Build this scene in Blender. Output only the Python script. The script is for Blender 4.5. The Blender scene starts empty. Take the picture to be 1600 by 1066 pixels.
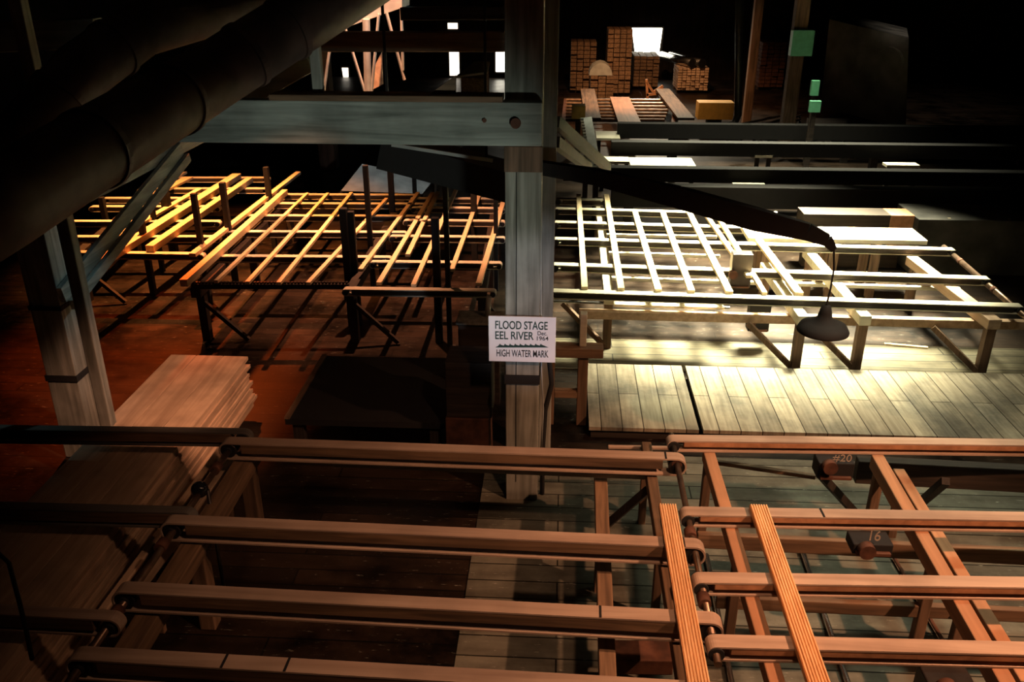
import bpy, math, random
from mathutils import Vector, Matrix
random.seed(7)
S = bpy.context.scene
COL = S.collection
# ------------------------------------------------------------------ camera
H = 4.46; F = 1366.0; PITCH = math.radians(24.0); YAW = math.radians(3.25)
cd = bpy.data.cameras.new('camera'); cam = bpy.data.objects.new('camera', cd); COL.objects.link(cam)
cam.location = (0, 0, H); cam.rotation_euler = (math.pi/2 - PITCH, 0, YAW)
cd.sensor_width = 36; cd.lens = 36*F/1600; cd.clip_start = 0.05; cd.clip_end = 200
S.camera = cam
# ------------------------------------------------------------------ world, exposure
w = bpy.data.worlds.new('world'); S.world = w; w.use_nodes = True
w.node_tree.nodes['Background'].inputs[0].default_value = (0.5, 0.55, 0.6, 1)
w.node_tree.nodes['Background'].inputs[1].default_value = 0.0
vs = S.view_settings; vs.view_transform = 'Standard'; vs.look = 'None'; vs.gamma = 1; vs.use_curve_mapping = False
vs.exposure = 0.0
# ------------------------------------------------------------------ lights
def spot(name, loc, to, power, color, angle, blend=0.4, size=0.1):
    l = bpy.data.lights.new(name, 'SPOT'); l.energy = power; l.color = color
    l.spot_size = math.radians(angle); l.spot_blend = blend; l.shadow_soft_size = size
    o = bpy.data.objects.new(name, l); COL.objects.link(o); o.location = loc
    o.rotation_euler = (Vector(to) - Vector(loc)).to_track_quat('-Z', 'Y').to_euler(); return o
def area(name, loc, to, power, color, sx, sy, spread=180):
    l = bpy.data.lights.new(name, 'AREA'); l.energy = power; l.color = color
    l.shape = 'RECTANGLE'; l.size = sx; l.size_y = sy; l.spread = math.radians(spread)
    o = bpy.data.objects.new(name, l); COL.objects.link(o); o.location = loc
    o.rotation_euler = (Vector(to) - Vector(loc)).to_track_quat('-Z', 'Y').to_euler(); return o
# sodium / tungsten lamps over the left deck
spot('left_deck_lamp', (-6.0, 12.6, 6.6), (-5.3, 12.8, 0.8), 8500, (1, .34, .09), 58, 1, .05)
spot('left_deck_lamp_rear', (-2.4, 11.4, 6.8), (-2.6, 11.8, 0.8), 5200, (1, .40, .20), 54, 1, .05)
spot('left_floor_fill', (-5.6, 13.5, 6.0), (-5.0, 9.4, 0), 4600, (1, .12, .015), 38, 1, .06)  # added deep red fill to redden the left floor
# daylight from the roof light over the right deck
area('right_roof_light', (4.6, 13.4, 7.0), (3.0, 11.8, 0.8), 2200, (1, .94, .64), 2.0, 2.2, 40)
area('platform_roof_light', (3.6, 8.6, 6.6), (3.1, 8.2, 0.2), 50, (1, .93, .66), 3.4, 0.5, 60)
# warm lamp over the near right conveyors
spot('near_deck_lamp', (4.2, 3.2, 5.0), (2.2, 4.7, 0.95), 1500, (1, .47, .25), 70, 1.0, .06)
spot('near_left_fill', (1.2, 2.4, 5.4), (-.1, 4.4, 0.9), 430, (1, .52, .30), 62, 1.0, .12)  # added general fill for the near middle belts
spot('pile_fill', (.4, 4.2, 5.6), (-3.6, 7.2, 0.7), 1900, (1, .47, .27), 19, .7, .08)  # added spot to brighten the far end of the board pile
# added fill spots for the timber frame, sign, floor, tank and hopper
spot('frame_fill', (1.5, .9, 1.7), (-1.35, 6.4, 2.7), 400, (.88, .97, .84), 30, .8, .2)  # unseen low spot aimed up at the cross beam, clear of the floor
spot('post_fill', (-1.2, 9.6, 4.2), (-3.8, 7.15, 1.9), 170, (.55, .85, .90), 24, .9, .1)  # added to brighten the right side of the left post
spot('sign_fill', (1.2, 1.2, 2.7), (-.15, 6.4, 1.85), 420, (.86, .88, 1), 15, .7, .1)  # added narrow spot to brighten the sign
spot('floor_fill', (2.9, 6.2, 6.5), (2.5, 5.6, 0), 560, (.88, .95, .70), 42, 1, .3)  # added overhead spot to brighten the near right floor
spot('tank_fill', (6.0, 17.0, 7.0), (9.2, 23.6, 2.6), 3000, (1, .86, .68), 24, 1, .2)  # added to bring up the tank wall
spot('hopper_fill', (1.5, 7.6, 7.6), (-2.4, 12.0, 4.0), 500, (.75, .88, 1), 15, .6, .1)  # added cool spot on the hopper and its rods
# far yard of the mill
spot('far_yard_lamp', (1.0, 22, 7.8), (2.4, 27, .6), 4200, (1, .50, .22), 60, .8, .2)
spot('far_window_light', (3.2, 31, 5.5), (3.4, 26, 0), 2200, (1, .85, .6), 60, .7, .2)
spot('ramp_fill', (-2.6, 12.5, 7.8), (-3.3, 15.6, 1), 700, (.85, .9, .9), 20, .5, .1)  # added fill to brighten the tin ramp
area('slab_fill', (4.2, 19.0, 7.5), (4.2, 18.2, .5), 550, (1, .95, .66), 5.0, 2.0, 45)  # added overhead panel to brighten the pale slabs between the girders

# ------------------------------------------------------------------ pixel helpers (photo 1600 x 1066)
fw = Vector((-math.sin(YAW)*math.cos(PITCH), math.cos(YAW)*math.cos(PITCH), -math.sin(PITCH)))
rt = Vector((math.cos(YAW), math.sin(YAW), 0)); up = rt.cross(fw); CAM = Vector((0, 0, H))
def ray(px, py): return fw*F + rt*(px-800) - up*(py-533)
def U(px, py, z):
    d = ray(px, py); return CAM + d*((z-H)/d.z)
def W(px, py, Y):
    d = ray(px, py); return CAM + d*(Y/d.y)
def XP(px, py, X):
    d = ray(px, py); return CAM + d*(X/d.x)

# ------------------------------------------------------------------ materials
def nodes(name):
    m = bpy.data.materials.new(name); m.use_nodes = True; nt = m.node_tree
    return m, nt, nt.nodes['Principled BSDF']
def ramp(nt, stops):
    r = nt.nodes.new('ShaderNodeValToRGB'); e = r.color_ramp.elements
    while len(e) < len(stops): e.new(0.5)
    for k, (p, c) in enumerate(stops): e[k].position = p; e[k].color = (*c, 1)
    return r
def wood(name, c0, c1, axis=1, rough=.65, scale=1.0, bump=.15, var=.25, spots=0.0, spec=.4):
    m, nt, b = nodes(name); L = nt.links
    tc = nt.nodes.new('ShaderNodeTexCoord'); mp = nt.nodes.new('ShaderNodeMapping')
    s = [14*scale]*3; s[axis] = 0.9*scale; mp.inputs['Scale'].default_value = s
    oi = nt.nodes.new('ShaderNodeObjectInfo'); ad = nt.nodes.new('ShaderNodeVectorMath'); ad.operation = 'ADD'
    L.new(tc.outputs['Object'], ad.inputs[0]); L.new(oi.outputs['Random'], ad.inputs[1]); L.new(ad.outputs[0], mp.inputs['Vector'])
    n = nt.nodes.new('ShaderNodeTexNoise'); n.inputs['Scale'].default_value = 2.2; n.inputs['Detail'].default_value = 7; n.inputs['Distortion'].default_value = .6
    L.new(mp.outputs[0], n.inputs['Vector'])
    r = ramp(nt, [(.32, c1), (.66, c0)]); L.new(n.outputs['Fac'], r.inputs[0])
    n2 = nt.nodes.new('ShaderNodeTexNoise'); n2.inputs['Scale'].default_value = 1.7; n2.inputs['Detail'].default_value = 5
    L.new(ad.outputs[0], n2.inputs['Vector'])
    r2 = ramp(nt, [(.35, (1-spots*.8,)*3), (.55, (1, 1, 1))]); L.new(n2.outputs['Fac'], r2.inputs[0])
    mx = nt.nodes.new('ShaderNodeMix'); mx.data_type = 'RGBA'; mx.blend_type = 'MULTIPLY'; mx.inputs[0].default_value = 1
    L.new(r.outputs[0], mx.inputs[6]); L.new(r2.outputs[0], mx.inputs[7])
    hs = nt.nodes.new('ShaderNodeHueSaturation'); mr = nt.nodes.new('ShaderNodeMapRange')
    mr.inputs[3].default_value = 1-var; mr.inputs[4].default_value = 1+var
    L.new(oi.outputs['Random'], mr.inputs[0]); L.new(mr.outputs[0], hs.inputs['Value']); L.new(mx.outputs[2], hs.inputs['Color'])
    L.new(hs.outputs[0], b.inputs['Base Color'])
    b.inputs['Roughness'].default_value = rough; b.inputs['Specular IOR Level'].default_value = spec
    bp = nt.nodes.new('ShaderNodeBump'); bp.inputs['Strength'].default_value = bump; bp.inputs['Distance'].default_value = .01
    L.new(n.outputs['Fac'], bp.inputs['Height']); L.new(bp.outputs[0], b.inputs['Normal'])
    return m
def planks(name, c0, c1, seam, along='X', width=.17, length=3.2, r0=.35, r1=.8, stain=(.4, .4, .4), gap=.006, specks=0):
    m, nt, b = nodes(name); L = nt.links
    tc = nt.nodes.new('ShaderNodeTexCoord'); mp = nt.nodes.new('ShaderNodeMapping')
    if along == 'Y': mp.inputs['Rotation'].default_value = (0, 0, math.pi/2)
    L.new(tc.outputs['Object'], mp.inputs['Vector'])
    br = nt.nodes.new('ShaderNodeTexBrick'); br.offset = .37; br.inputs['Scale'].default_value = 1
    br.inputs['Brick Width'].default_value = length; br.inputs['Row Height'].default_value = width
    br.inputs['Mortar Size'].default_value = gap; br.inputs['Mortar Smooth'].default_value = .3
    br.inputs['Color1'].default_value = (*c0, 1); br.inputs['Color2'].default_value = (*c1, 1); br.inputs['Mortar'].default_value = (*seam, 1)
    br.inputs['Bias'].default_value = 0
    L.new(mp.outputs[0], br.inputs['Vector'])
    m2 = nt.nodes.new('ShaderNodeMapping'); m2.inputs['Scale'].default_value = (1, 16, 1); L.new(mp.outputs[0], m2.inputs['Vector'])
    n = nt.nodes.new('ShaderNodeTexNoise'); n.inputs['Scale'].default_value = 2; n.inputs['Detail'].default_value = 8; L.new(m2.outputs[0], n.inputs['Vector'])
    r = ramp(nt, [(.3, (.62, .6, .58)), (.7, (1.0, 1.0, 1.0))]); L.new(n.outputs['Fac'], r.inputs[0])
    mx = nt.nodes.new('ShaderNodeMix'); mx.data_type = 'RGBA'; mx.blend_type = 'MULTIPLY'; mx.inputs[0].default_value = 1
    L.new(br.outputs['Color'], mx.inputs[6]); L.new(r.outputs[0], mx.inputs[7])
    n2 = nt.nodes.new('ShaderNodeTexNoise'); n2.inputs['Scale'].default_value = 1.3; n2.inputs['Detail'].default_value = 6; n2.inputs['Roughness'].default_value = .65
    L.new(tc.outputs['Object'], n2.inputs['Vector'])
    r2 = ramp(nt, [(.36, stain), (.58, (1, 1, 1))]); L.new(n2.outputs['Fac'], r2.inputs[0])
    my = nt.nodes.new('ShaderNodeMix'); my.data_type = 'RGBA'; my.blend_type = 'MULTIPLY'; my.inputs[0].default_value = 1
    L.new(mx.outputs[2], my.inputs[6]); L.new(r2.outputs[0], my.inputs[7]); out = my.outputs[2]
    if specks:
        v = nt.nodes.new('ShaderNodeTexNoise'); v.inputs['Scale'].default_value = 9; v.inputs['Detail'].default_value = 9; v.inputs['Roughness'].default_value = .7
        L.new(m2.outputs[0], v.inputs['Vector'])
        m2.inputs['Scale'].default_value = (1, 5, 1)
        r3 = ramp(nt, [(.62, (0, 0, 0)), (.68, (specks, specks, specks))]); L.new(v.outputs['Fac'], r3.inputs[0])
        mz = nt.nodes.new('ShaderNodeMix'); mz.data_type = 'RGBA'; mz.blend_type = 'MIX'
        L.new(r3.outputs[0], mz.inputs[0]); L.new(out, mz.inputs[6]); mz.inputs[7].default_value = (.5, .5, .42, 1); out = mz.outputs[2]
    L.new(out, b.inputs['Base Color']); b.inputs['Specular IOR Level'].default_value = .16
    mr = nt.nodes.new('ShaderNodeMapRange'); mr.inputs[3].default_value = r0; mr.inputs[4].default_value = r1
    L.new(n2.outputs['Fac'], mr.inputs[0]); L.new(mr.outputs[0], b.inputs['Roughness'])
    bp = nt.nodes.new('ShaderNodeBump'); bp.inputs['Strength'].default_value = .3; bp.inputs['Distance'].default_value = .01
    L.new(my.outputs[2], bp.inputs['Height']); L.new(bp.outputs[0], b.inputs['Normal'])
    return m
def plain(name, c, rough=.6, metal=0, noise=.3, scale=8, c1=None):
    m, nt, b = nodes(name); L = nt.links
    tc = nt.nodes.new('ShaderNodeTexCoord'); n = nt.nodes.new('ShaderNodeTexNoise'); n.inputs['Scale'].default_value = scale; n.inputs['Detail'].default_value = 6
    L.new(tc.outputs['Object'], n.inputs['Vector'])
    r = ramp(nt, [(.35, c1 or tuple(x*(1-noise) for x in c)), (.65, c)]); L.new(n.outputs['Fac'], r.inputs[0])
    L.new(r.outputs[0], b.inputs['Base Color']); b.inputs['Roughness'].default_value = rough; b.inputs['Metallic'].default_value = metal
    return m
def glow(name, c, s):
    m, nt, b = nodes(name); b.inputs['Base Color'].default_value = (*c, 1)
    b.inputs['Emission Color'].default_value = (*c, 1); b.inputs['Emission Strength'].default_value = s; return m
M = dict(
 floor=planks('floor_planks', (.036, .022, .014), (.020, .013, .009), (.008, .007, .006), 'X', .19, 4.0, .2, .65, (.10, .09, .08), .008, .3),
 platform=planks('platform_planks', (.50, .44, .32), (.30, .26, .19), (.06, .045, .03), 'Y', .21, 6.0, .5, .8, (.42, .45, .50), .006),
 wash=wood('whitewashed_timber', (.36, .40, .36), (.15, .17, .15), 0, .8, .55, .3, .05, .5),
 washv=wood('whitewashed_post', (.36, .36, .31), (.15, .15, .12), 2, .8, .55, .3, .05, .5),
 washy=wood('whitewashed_beam', (.36, .40, .36), (.15, .17, .15), 1, .8, .55, .3, .05, .5),
 brown=wood('brown_timber', (.25, .15, .085), (.10, .06, .035), 1, .7, .7, .2, .2, .3),
 brownx=wood('brown_timber_cross', (.25, .15, .085), (.10, .06, .035), 0, .7, .7, .2, .2, .3),
 brownv=wood('brown_timber_upright', (.22, .13, .08), (.09, .055, .03), 2, .7, .7, .2, .2, .3),
 dark=wood('blackened_timber', (.05, .035, .025), (.02, .014, .010), 0, .75, .8, .2, .2, .3),
 darkv=wood('blackened_upright', (.04, .028, .02), (.015, .011, .008), 2, .75, .8, .2, .2, .3),
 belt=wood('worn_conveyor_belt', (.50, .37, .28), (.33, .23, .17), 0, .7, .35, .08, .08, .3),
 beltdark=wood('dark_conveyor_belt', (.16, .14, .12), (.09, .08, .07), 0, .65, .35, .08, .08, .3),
 orange=wood('orange_painted_beam', (.50, .25, .13), (.33, .16, .08), 1, .65, .4, .1, .08, .25),
 lumber=wood('fresh_lumber', (.80, .66, .42), (.62, .47, .27), 1, .6, .8, .1, .12, .1),
 lumberp=wood('pile_lumber', (.60, .42, .28), (.42, .28, .18), 1, .65, .5, .1, .10, .45),
 groove=wood('grooved_board', (.92, .62, .34), (.66, .36, .16), 1, .55, 1.4, .1, .02, .0),
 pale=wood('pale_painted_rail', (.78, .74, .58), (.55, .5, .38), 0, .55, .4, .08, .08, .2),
 steel=plain('dark_steel', (.06, .05, .045), .45, .7, .4),
 shaft=plain('worn_shaft', (.30, .20, .14), .35, .8, .5),
 rust=plain('rusty_iron', (.14, .055, .03), .8, .2, .6),
 bright=plain('bright_steel', (.6, .6, .6), .25, 1, .2),
 black=plain('black_iron', (.009, .008, .008), .85, 0, .3),
 duct=plain('galvanised_duct', (.13, .095, .08), .65, .2, .5, 5),
 green=plain('green_enamel', (.12, .42, .24), .45, 0, .2),
 yellow=plain('yellow_enamel', (.75, .50, .12), .5, 0, .2),
 tank=plain('stained_tank_plate', (.10, .095, .085), .7, .1, .8, 1.6),
 sign=plain('white_sign_board', (.82, .82, .86), .5, 0, .06),
 ink=plain('dark_green_ink', (.02, .06, .05), .6), inkb=plain('black_ink', (.03, .025, .025), .6),
 chalk=plain('white_chalk', (.45, .36, .28), .9), sheet=plain('grey_sheet', (.4, .42, .4), .7, 0, .4, 3),
 wall=planks('wall_planks', (.035, .022, .015), (.022, .015, .010), (.004, .003, .002), 'Y', .25, 6, .7, .9),
 sky=glow('daylight_opening', (1, .93, .75), 9), sky2=glow('daylight_opening_small', (1, .88, .72), 3),
 wood_end=wood('whitewashed_end', (.40, .41, .37), (.2, .21, .18), 2, .8, .7, .3, .05, .5),
)
# ------------------------------------------------------------------ mesh builder
class MB:
    def __init__(s): s.v = []; s.f = []
    def quad8(s, P):
        n = len(s.v); s.v += [Vector(p) for p in P]
        s.f += [tuple(n+i for i in q) for q in ((0, 3, 2, 1), (4, 5, 6, 7), (0, 1, 5, 4), (1, 2, 6, 5), (2, 3, 7, 6), (3, 0, 4, 7))]; return s
    def box(s, a, b):
        x0, x1 = sorted((a[0], b[0])); y0, y1 = sorted((a[1], b[1])); z0, z1 = sorted((a[2], b[2]))
        return s.quad8([(x0, y0, z0), (x1, y0, z0), (x1, y1, z0), (x0, y1, z0), (x0, y0, z1), (x1, y0, z1), (x1, y1, z1), (x0, y1, z1)])
    def bar(s, p0, p1, w, h, upv=(0, 0, 1), w1=None, h1=None):
        p0 = Vector(p0); p1 = Vector(p1); d = (p1-p0).normalized(); u = Vector(upv)
        sd = d.cross(u).normalized(); u = sd.cross(d).normalized(); w1 = w if w1 is None else w1; h1 = h if h1 is None else h1
        q = []
        for p, a, b in ((p0, w/2, h/2), (p1, w1/2, h1/2)):
            q += [p-sd*a-u*b, p+sd*a-u*b, p+sd*a+u*b, p-sd*a+u*b]
        return s.quad8([q[0], q[1], q[2], q[3], q[4], q[5], q[6], q[7]])
    def tube(s, pts, r, n=12, cap=True, radii=None):
        pts = [Vector(p) for p in pts]; base = len(s.v); t0 = (pts[1]-pts[0]).normalized()
        ref = Vector((0, 0, 1)) if abs(t0.z) < .9 else Vector((1, 0, 0)); a = t0.cross(ref).normalized()
        for i, p in enumerate(pts):
            t = (pts[min(i+1, len(pts)-1)] - pts[max(i-1, 0)]).normalized()
            a = (a - t*a.dot(t)).normalized(); b = t.cross(a); rr = radii[i] if radii else r
            for k in range(n):
                g = 2*math.pi*k/n; s.v.append(p + (a*math.cos(g)+b*math.sin(g))*rr)
        for i in range(len(pts)-1):
            for k in range(n):
                s.f.append((base+i*n+k, base+i*n+(k+1) % n, base+(i+1)*n+(k+1) % n, base+(i+1)*n+k))
        if cap: s.f.append(tuple(base+k for k in reversed(range(n)))); s.f.append(tuple(base+(len(pts)-1)*n+k for k in range(n)))
        return s
    def lathe(s, c, prof, n=32):
        c = Vector(c); base = len(s.v)
        for r, z in prof:
            for k in range(n):
                g = 2*math.pi*k/n; s.v.append(c+Vector((r*math.cos(g), r*math.sin(g), z)))
        for i in range(len(prof)-1):
            for k in range(n):
                s.f.append((base+i*n+k, base+i*n+(k+1) % n, base+(i+1)*n+(k+1) % n, base+(i+1)*n+k))
        return s
    def prism(s, poly, vec):
        n = len(s.v); m = len(poly); vec = Vector(vec)
        s.v += [Vector(p) for p in poly] + [Vector(p)+vec for p in poly]
        s.f.append(tuple(n+i for i in reversed(range(m)))); s.f.append(tuple(n+m+i for i in range(m)))
        for i in range(m): s.f.append((n+i, n+(i+1) % m, n+m+(i+1) % m, n+m+i))
        return s
    def build(s, name, mat, parent=None, smooth=False):
        L = Vector(parent['_o']) if parent is not None and '_o' in parent.keys() else None
        if L is None:
            xs = [v.x for v in s.v]; ys = [v.y for v in s.v]; zs = [v.z for v in s.v]
            L = Vector(((min(xs)+max(xs))/2, (min(ys)+max(ys))/2, min(zs)))
        me = bpy.data.meshes.new(name); me.from_pydata([tuple(v-L) for v in s.v], [], s.f); me.validate(); me.materials.append(mat)
        import bmesh
        bm = bmesh.new(); bm.from_mesh(me); bmesh.ops.recalc_face_normals(bm, faces=bm.faces); bm.to_mesh(me); bm.free()
        if smooth:
            for p in me.polygons: p.use_smooth = len(p.vertices) == 4
        o = bpy.data.objects.new(name, me); COL.objects.link(o)
        if parent is not None: o.parent = parent; o['_o'] = tuple(L)
        else: o.location = L
        return o
def bev(o, wd=.008):
    b = o.modifiers.new('bevel', 'BEVEL'); b.width = wd; b.segments = 2; b.limit_method = 'ANGLE'; return o
def tag(o, label, cat, group=None):
    o['label'] = label; o['category'] = cat
    if group: o['group'] = group
    return o
def struct(o): o['kind'] = 'structure'; return o
def thing(name, loc, label, cat, group=None):
    o = bpy.data.objects.new(name, None); COL.objects.link(o); o.location = loc; o['_o'] = tuple(loc); o.empty_display_size = .1
    return tag(o, label, cat, group)
ORD = ['first', 'second', 'third', 'fourth', 'fifth', 'sixth', 'seventh', 'eighth', 'ninth', 'tenth', 'eleventh', 'twelfth', 'thirteenth', 'fourteenth', 'fifteenth', 'sixteenth', 'seventeenth', 'eighteenth']

# ------------------------------------------------------------------ the setting
struct(MB().box((-16, -3, -.2), (20, 36, 0)).build('floor', M['floor']))
struct(MB().box((-16, 35, 0), (20, 35.3, 9)).build('wall_back', M['wall']))
struct(MB().box((-16.3, -3, 0), (-16, 36, 9)).build('wall_left', M['wall']))
struct(MB().box((20, -3, 0), (20.3, 36, 9)).build('wall_right', M['wall']))
struct(MB().box((-16, -3, 9), (20, 36, 9.2)).build('ceiling', M['wall']))
def opening(i, x0, y0, x1, y1, mat, Y=34.97, slant=0):
    a = W(x0, y1, Y); b = W(x1, y0, Y); c = W(x0+slant, y1, Y)
    f = MB(); t = .06
    f.box((a.x-t, Y, a.z-t), (b.x+t, Y+.02, b.z+t)); o = struct(f.build('window_%d' % i, M['dark']))
    g = MB().prism([(c.x, Y-.01, a.z), (b.x-slant*.01, Y-.01, a.z), (b.x, Y-.01, b.z), (a.x, Y-.01, b.z)], (0, -.01, 0))
    g.v = [v-o.location for v in g.v]; me = g; ob = MB(); ob.v = [v+o.location for v in g.v]; ob.f = g.f
    p = ob.build('pane', mat); p.parent = o; p.location = p.location - o.location
opening(1, 985, 44, 1035, 90, M['sky'], slant=8)
opening(2, 775, 76, 789, 112, M['sky'])
opening(3, 703, 80, 717, 118, M['sky2'])
opening(4, 700, 36, 715, 45, M['sky2'])
opening(5, 537, 106, 544, 142, M['sky2'], slant=3)

# ------------------------------------------------------------------ timber frame
YP = 6.52
def wx(px, py, Y): return W(px, py, Y).x
def wz(px, py, Y): return W(px, py, Y).z
pr = thing('timber_post', (wx(816, 765, YP), YP+.15, 0), 'whitewashed square timber post in the centre carrying the flood sign', 'post')
x0, x1 = wx(790, 600, YP), wx(842, 600, YP)
bev(MB().box((x0, YP, 0), (x1, YP+.3, 8.98)).build('shaft', M['washv'], pr))
zt = wz(816, 228, YP); zb = wz(816, 268, YP)
bev(MB().box((x0-.004, YP-.03, zb), (x1+.004, YP, zt)).build('bearing_block', M['brownv'], pr), .004)
za, zc = wz(816, 600, YP), wz(816, 586, YP)
MB().box((x0-.008, YP-.012, za), (x1+.008, YP+.31, zc)).build('iron_strap', M['black'], pr)
MB().box((x0+.085, YP-.004, .2), (x0+.091, YP, zb)).build('split', M['black'], pr)
# slim post just behind
Y2 = 7.15
o = bev(MB().box((wx(845, 300, Y2), Y2, 0), (wx(868, 300, Y2), Y2+.2, 8.98)).build('rear_post', M['washv'])); tag(o, 'slimmer stained timber post directly behind and right of the sign post', 'post')
rp = o
# main cross beam
zB0 = wz(600, 226, YP-.15); zB1 = wz(600, 158, YP-.15)
XL = W(170, 190, YP-.15).x
mb = thing('cross_beam', ((x0+XL)/2, YP-.1, zB0), 'whitewashed heavy horizontal beam bolted across the sign post', 'beam')
bev(MB().box((XL+.02, YP-.16, zB0), (x1+.0, YP-.035, zB1)).build('timber', M['wash'], mb), .01)
bx_ = wx(806, 192, YP-.16); bz_ = wz(806, 192, YP-.16)
MB().tube([(bx_, YP-.165, bz_), (bx_, YP-.19, bz_)], .038, 14).build('bolt', M['rust'], mb)
MB().tube([(wx(757, 185, YP-.16), YP-.161, wz(757, 182, YP)), (wx(757, 185, YP-.16), YP-.172, wz(757, 182, YP))], .016, 10).build('bolt', M['rust'], mb)
o = bev(MB().box((wx(432, 150, YP), YP-.19, zB1+.001), (x0-.002, YP+.02, zB1+.045)).build('cap_plank', M['brownx'])); tag(o, 'thin brown plank lying along the top of the whitewashed cross beam', 'plank')
# depth beam at the left and its post + brace
YL = 7.0
fr = W(120, 592, YL); fl = W(73, 592, YL); XR = fr.x; WP = fr.x-fl.x
zS = XP(101, 338, XR).z
o = bev(MB().box((XR-.28, 4.6, zS), (XR, 12.5, zS+.34)).build('side_beam', M['washy']), .01); tag(o, 'whitewashed beam running back from the left post, under the big duct', 'beam')
pl = thing('timber_post', (XR-WP/2, YL+WP/2, 0), 'square post at far left under the big duct, its right side pale', 'post')
bev(MB().box((XR-WP, YL, 0), (XR-.001, YL+WP, zS-.001)).build('shaft', M['washv'], pl))
for k, (yy, hh) in enumerate(((483, .02), (592, .03))):
    zz = W(120, yy, YL).z
    MB().box((XR-WP-.01, YL-.01, zz-hh), (XR+.008, YL+WP+.01, zz+hh)).build('iron_band', M['black'], pl)
a = XP(98, 462, XR+.05); b = XP(284, 232, XR+.05)
kb = thing('knee_brace', a, 'pair of grey boards forming a diagonal brace between left post and side beam', 'brace')
bev(MB().bar((XR+.035, a.y, a.z), (XR+.035, b.y, b.z), .05, .15, (0, 0, 1)).build('board', M['washy'], kb), .004)
bev(MB().bar((XR+.09, a.y+.05, a.z-.11), (XR+.09, b.y+.05, b.z-.11), .05, .10, (0, 0, 1)).build('board', M['washy'], kb), .004)
# overhead timbers behind the cross beam
def beam_px(name, label, px0, py0, px1, py1, Y, thick, mat='brownx', dep=.15, cat='beam'):
    a = W(px0, py0, Y); b = W(px1, py1, Y); o = bev(MB().bar(a+Vector((0, dep/2, 0)), b+Vector((0, dep/2, 0)), dep, thick).build(name, M[mat])); return tag(o, label, cat)
beam_px('tie_beam', 'brown horizontal beam above and behind the whitewashed cross beam', 492, 66, 846, 66, 8.2, .17)
beam_px('upper_beam', 'dark grey beam at the top of the frame left of the post', 625, 22, 846, 20, 9.0, .12, 'dark')
beam_px('strut', 'grey diagonal timber rising behind the left end of the cross beam', 345, 172, 482, 95, 7.0, .17, 'wash')
beam_px('lintel', 'whitewashed beam crossing the upper left corner behind the ducts', -60, 62, 150, 52, 7.0, .22, 'wash')
def upright(name, label, px, pytop, pybot, Y, wd, mat='brownv', cat='post', lean=0, zbot=None):
    a = W(px, pytop, Y); b = W(px+lean, pybot, Y); z0 = b.z if zbot is None else zbot
    o = bev(MB().box((a.x-wd/2, Y, z0), (a.x+wd/2, Y+wd, a.z)).build(name, M[mat])); return tag(o, label, cat)
upright('short_post', 'short pale post standing on the cross beam near the diagonal strut', 478, -60, 152, YP-.10, .075, 'washv', zbot=zB1+.046)
upright('wall_post', 'grey post at the top left corner of the picture', 8, -60, 140, 6.4, .1, 'washv', zbot=0)
upright('rear_column', 'dark brown post seen under the left half of the cross beam', 486, -40, 262, 19.2, .36, 'brownv', zbot=0)
# steel hopper with hanging rods
hp = W(590, 10, 12.0)
hop = thing('hopper', hp, 'pale grey metal hopper edge at the top, hanging on thin rods', 'hopper')
P = [W(515, 52, 12), W(628, 12, 12), W(628, -60, 12), W(500, -60, 12)]
MB().prism(P, (0, .6, 0)).build('shell', M['sheet'], hop)
for (xa, ya, xb, yb) in ((520, 42, 505, 150), (538, 40, 572, 150), (572, 30, 575, 150), (592, 22, 580, 150), (604, 20, 632, 125), (627, 14, 630, 110)):
    MB().tube([W(xa, ya, 11.98), W(xb, yb, 11.98)], .02 if xa != 572 else .05, 8).build('rod', M['sheet'], hop)
# ducts
def duct(label, pts, r, seams):
    P = [W(px, py, Y) for px, py, Y in pts]
    t = thing('duct', P[0], label, 'duct')
    MB().tube(P, r, 40).build('pipe', M['duct'], t, True)
    for s in seams:
        i = min(int(s), len(P)-2); k = s-i; c = P[i].lerp(P[i+1], k); d = (P[i+1]-P[i]).normalized()
        MB().tube([c-d*.02, c+d*.02], r+.012, 40).build('seam_ring', M['duct'], t)
    return t
duct('large round duct slanting across the upper left corner in front of the beams', [(-140, 398, 3.1), (0, 320, 3.6), (335, 118, 5.5), (520, 0, 6.2), (640, -75, 6.8)], .198, (1.35, 1.75, 2.25, 2.6))
duct('thinner dark duct behind and above the large slanting duct', [(-60, 330, 4.6), (60, 190, 5.0), (130, 110, 5.3), (220, 45, 5.8), (420, -10, 6.6), (560, -50, 7.2)], .17, (1.5, 2.5))
# sloping chute under the cross beam
a = W(600, 232, 8.2); b = W(800, 285, 8.2)
ch = thing('loading_chute', a, 'dark sloping chute with a thin grey rail, below the cross beam', 'chute')
MB().bar(a, b, .5, .28).build('trough', M['black'], ch)
MB().bar(W(612, 226, 7.9), W(770, 251, 7.9), .03, .03).build('handrail', M['sheet'], ch)
for k in (.05, .8):
    c = a.lerp(b, k); MB().box((c.x-.012, c.y-.012, c.z), (c.x+.012, c.y+.012, 8.98)).build('hanger_rod', M['black'], ch)
# leaning tin sheet beyond
P = [W(533, 298, 15.2), W(566, 256, 15.9), W(678, 280, 15.9), W(660, 303, 15.2)]
ts = thing('tin_ramp', (P[0].x, P[0].y, 0), 'grey sheet metal ramp sloping up behind the left deck, crossed by shadows', 'ramp')
MB().prism(P, (0, .02, -.02)).build('sheet', M['sheet'], ts)
for p in P: MB().box((p.x-.04, p.y+.03, 0), (p.x+.04, p.y+.1, p.z-.04)).build('leg', M['darkv'], ts)

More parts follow.
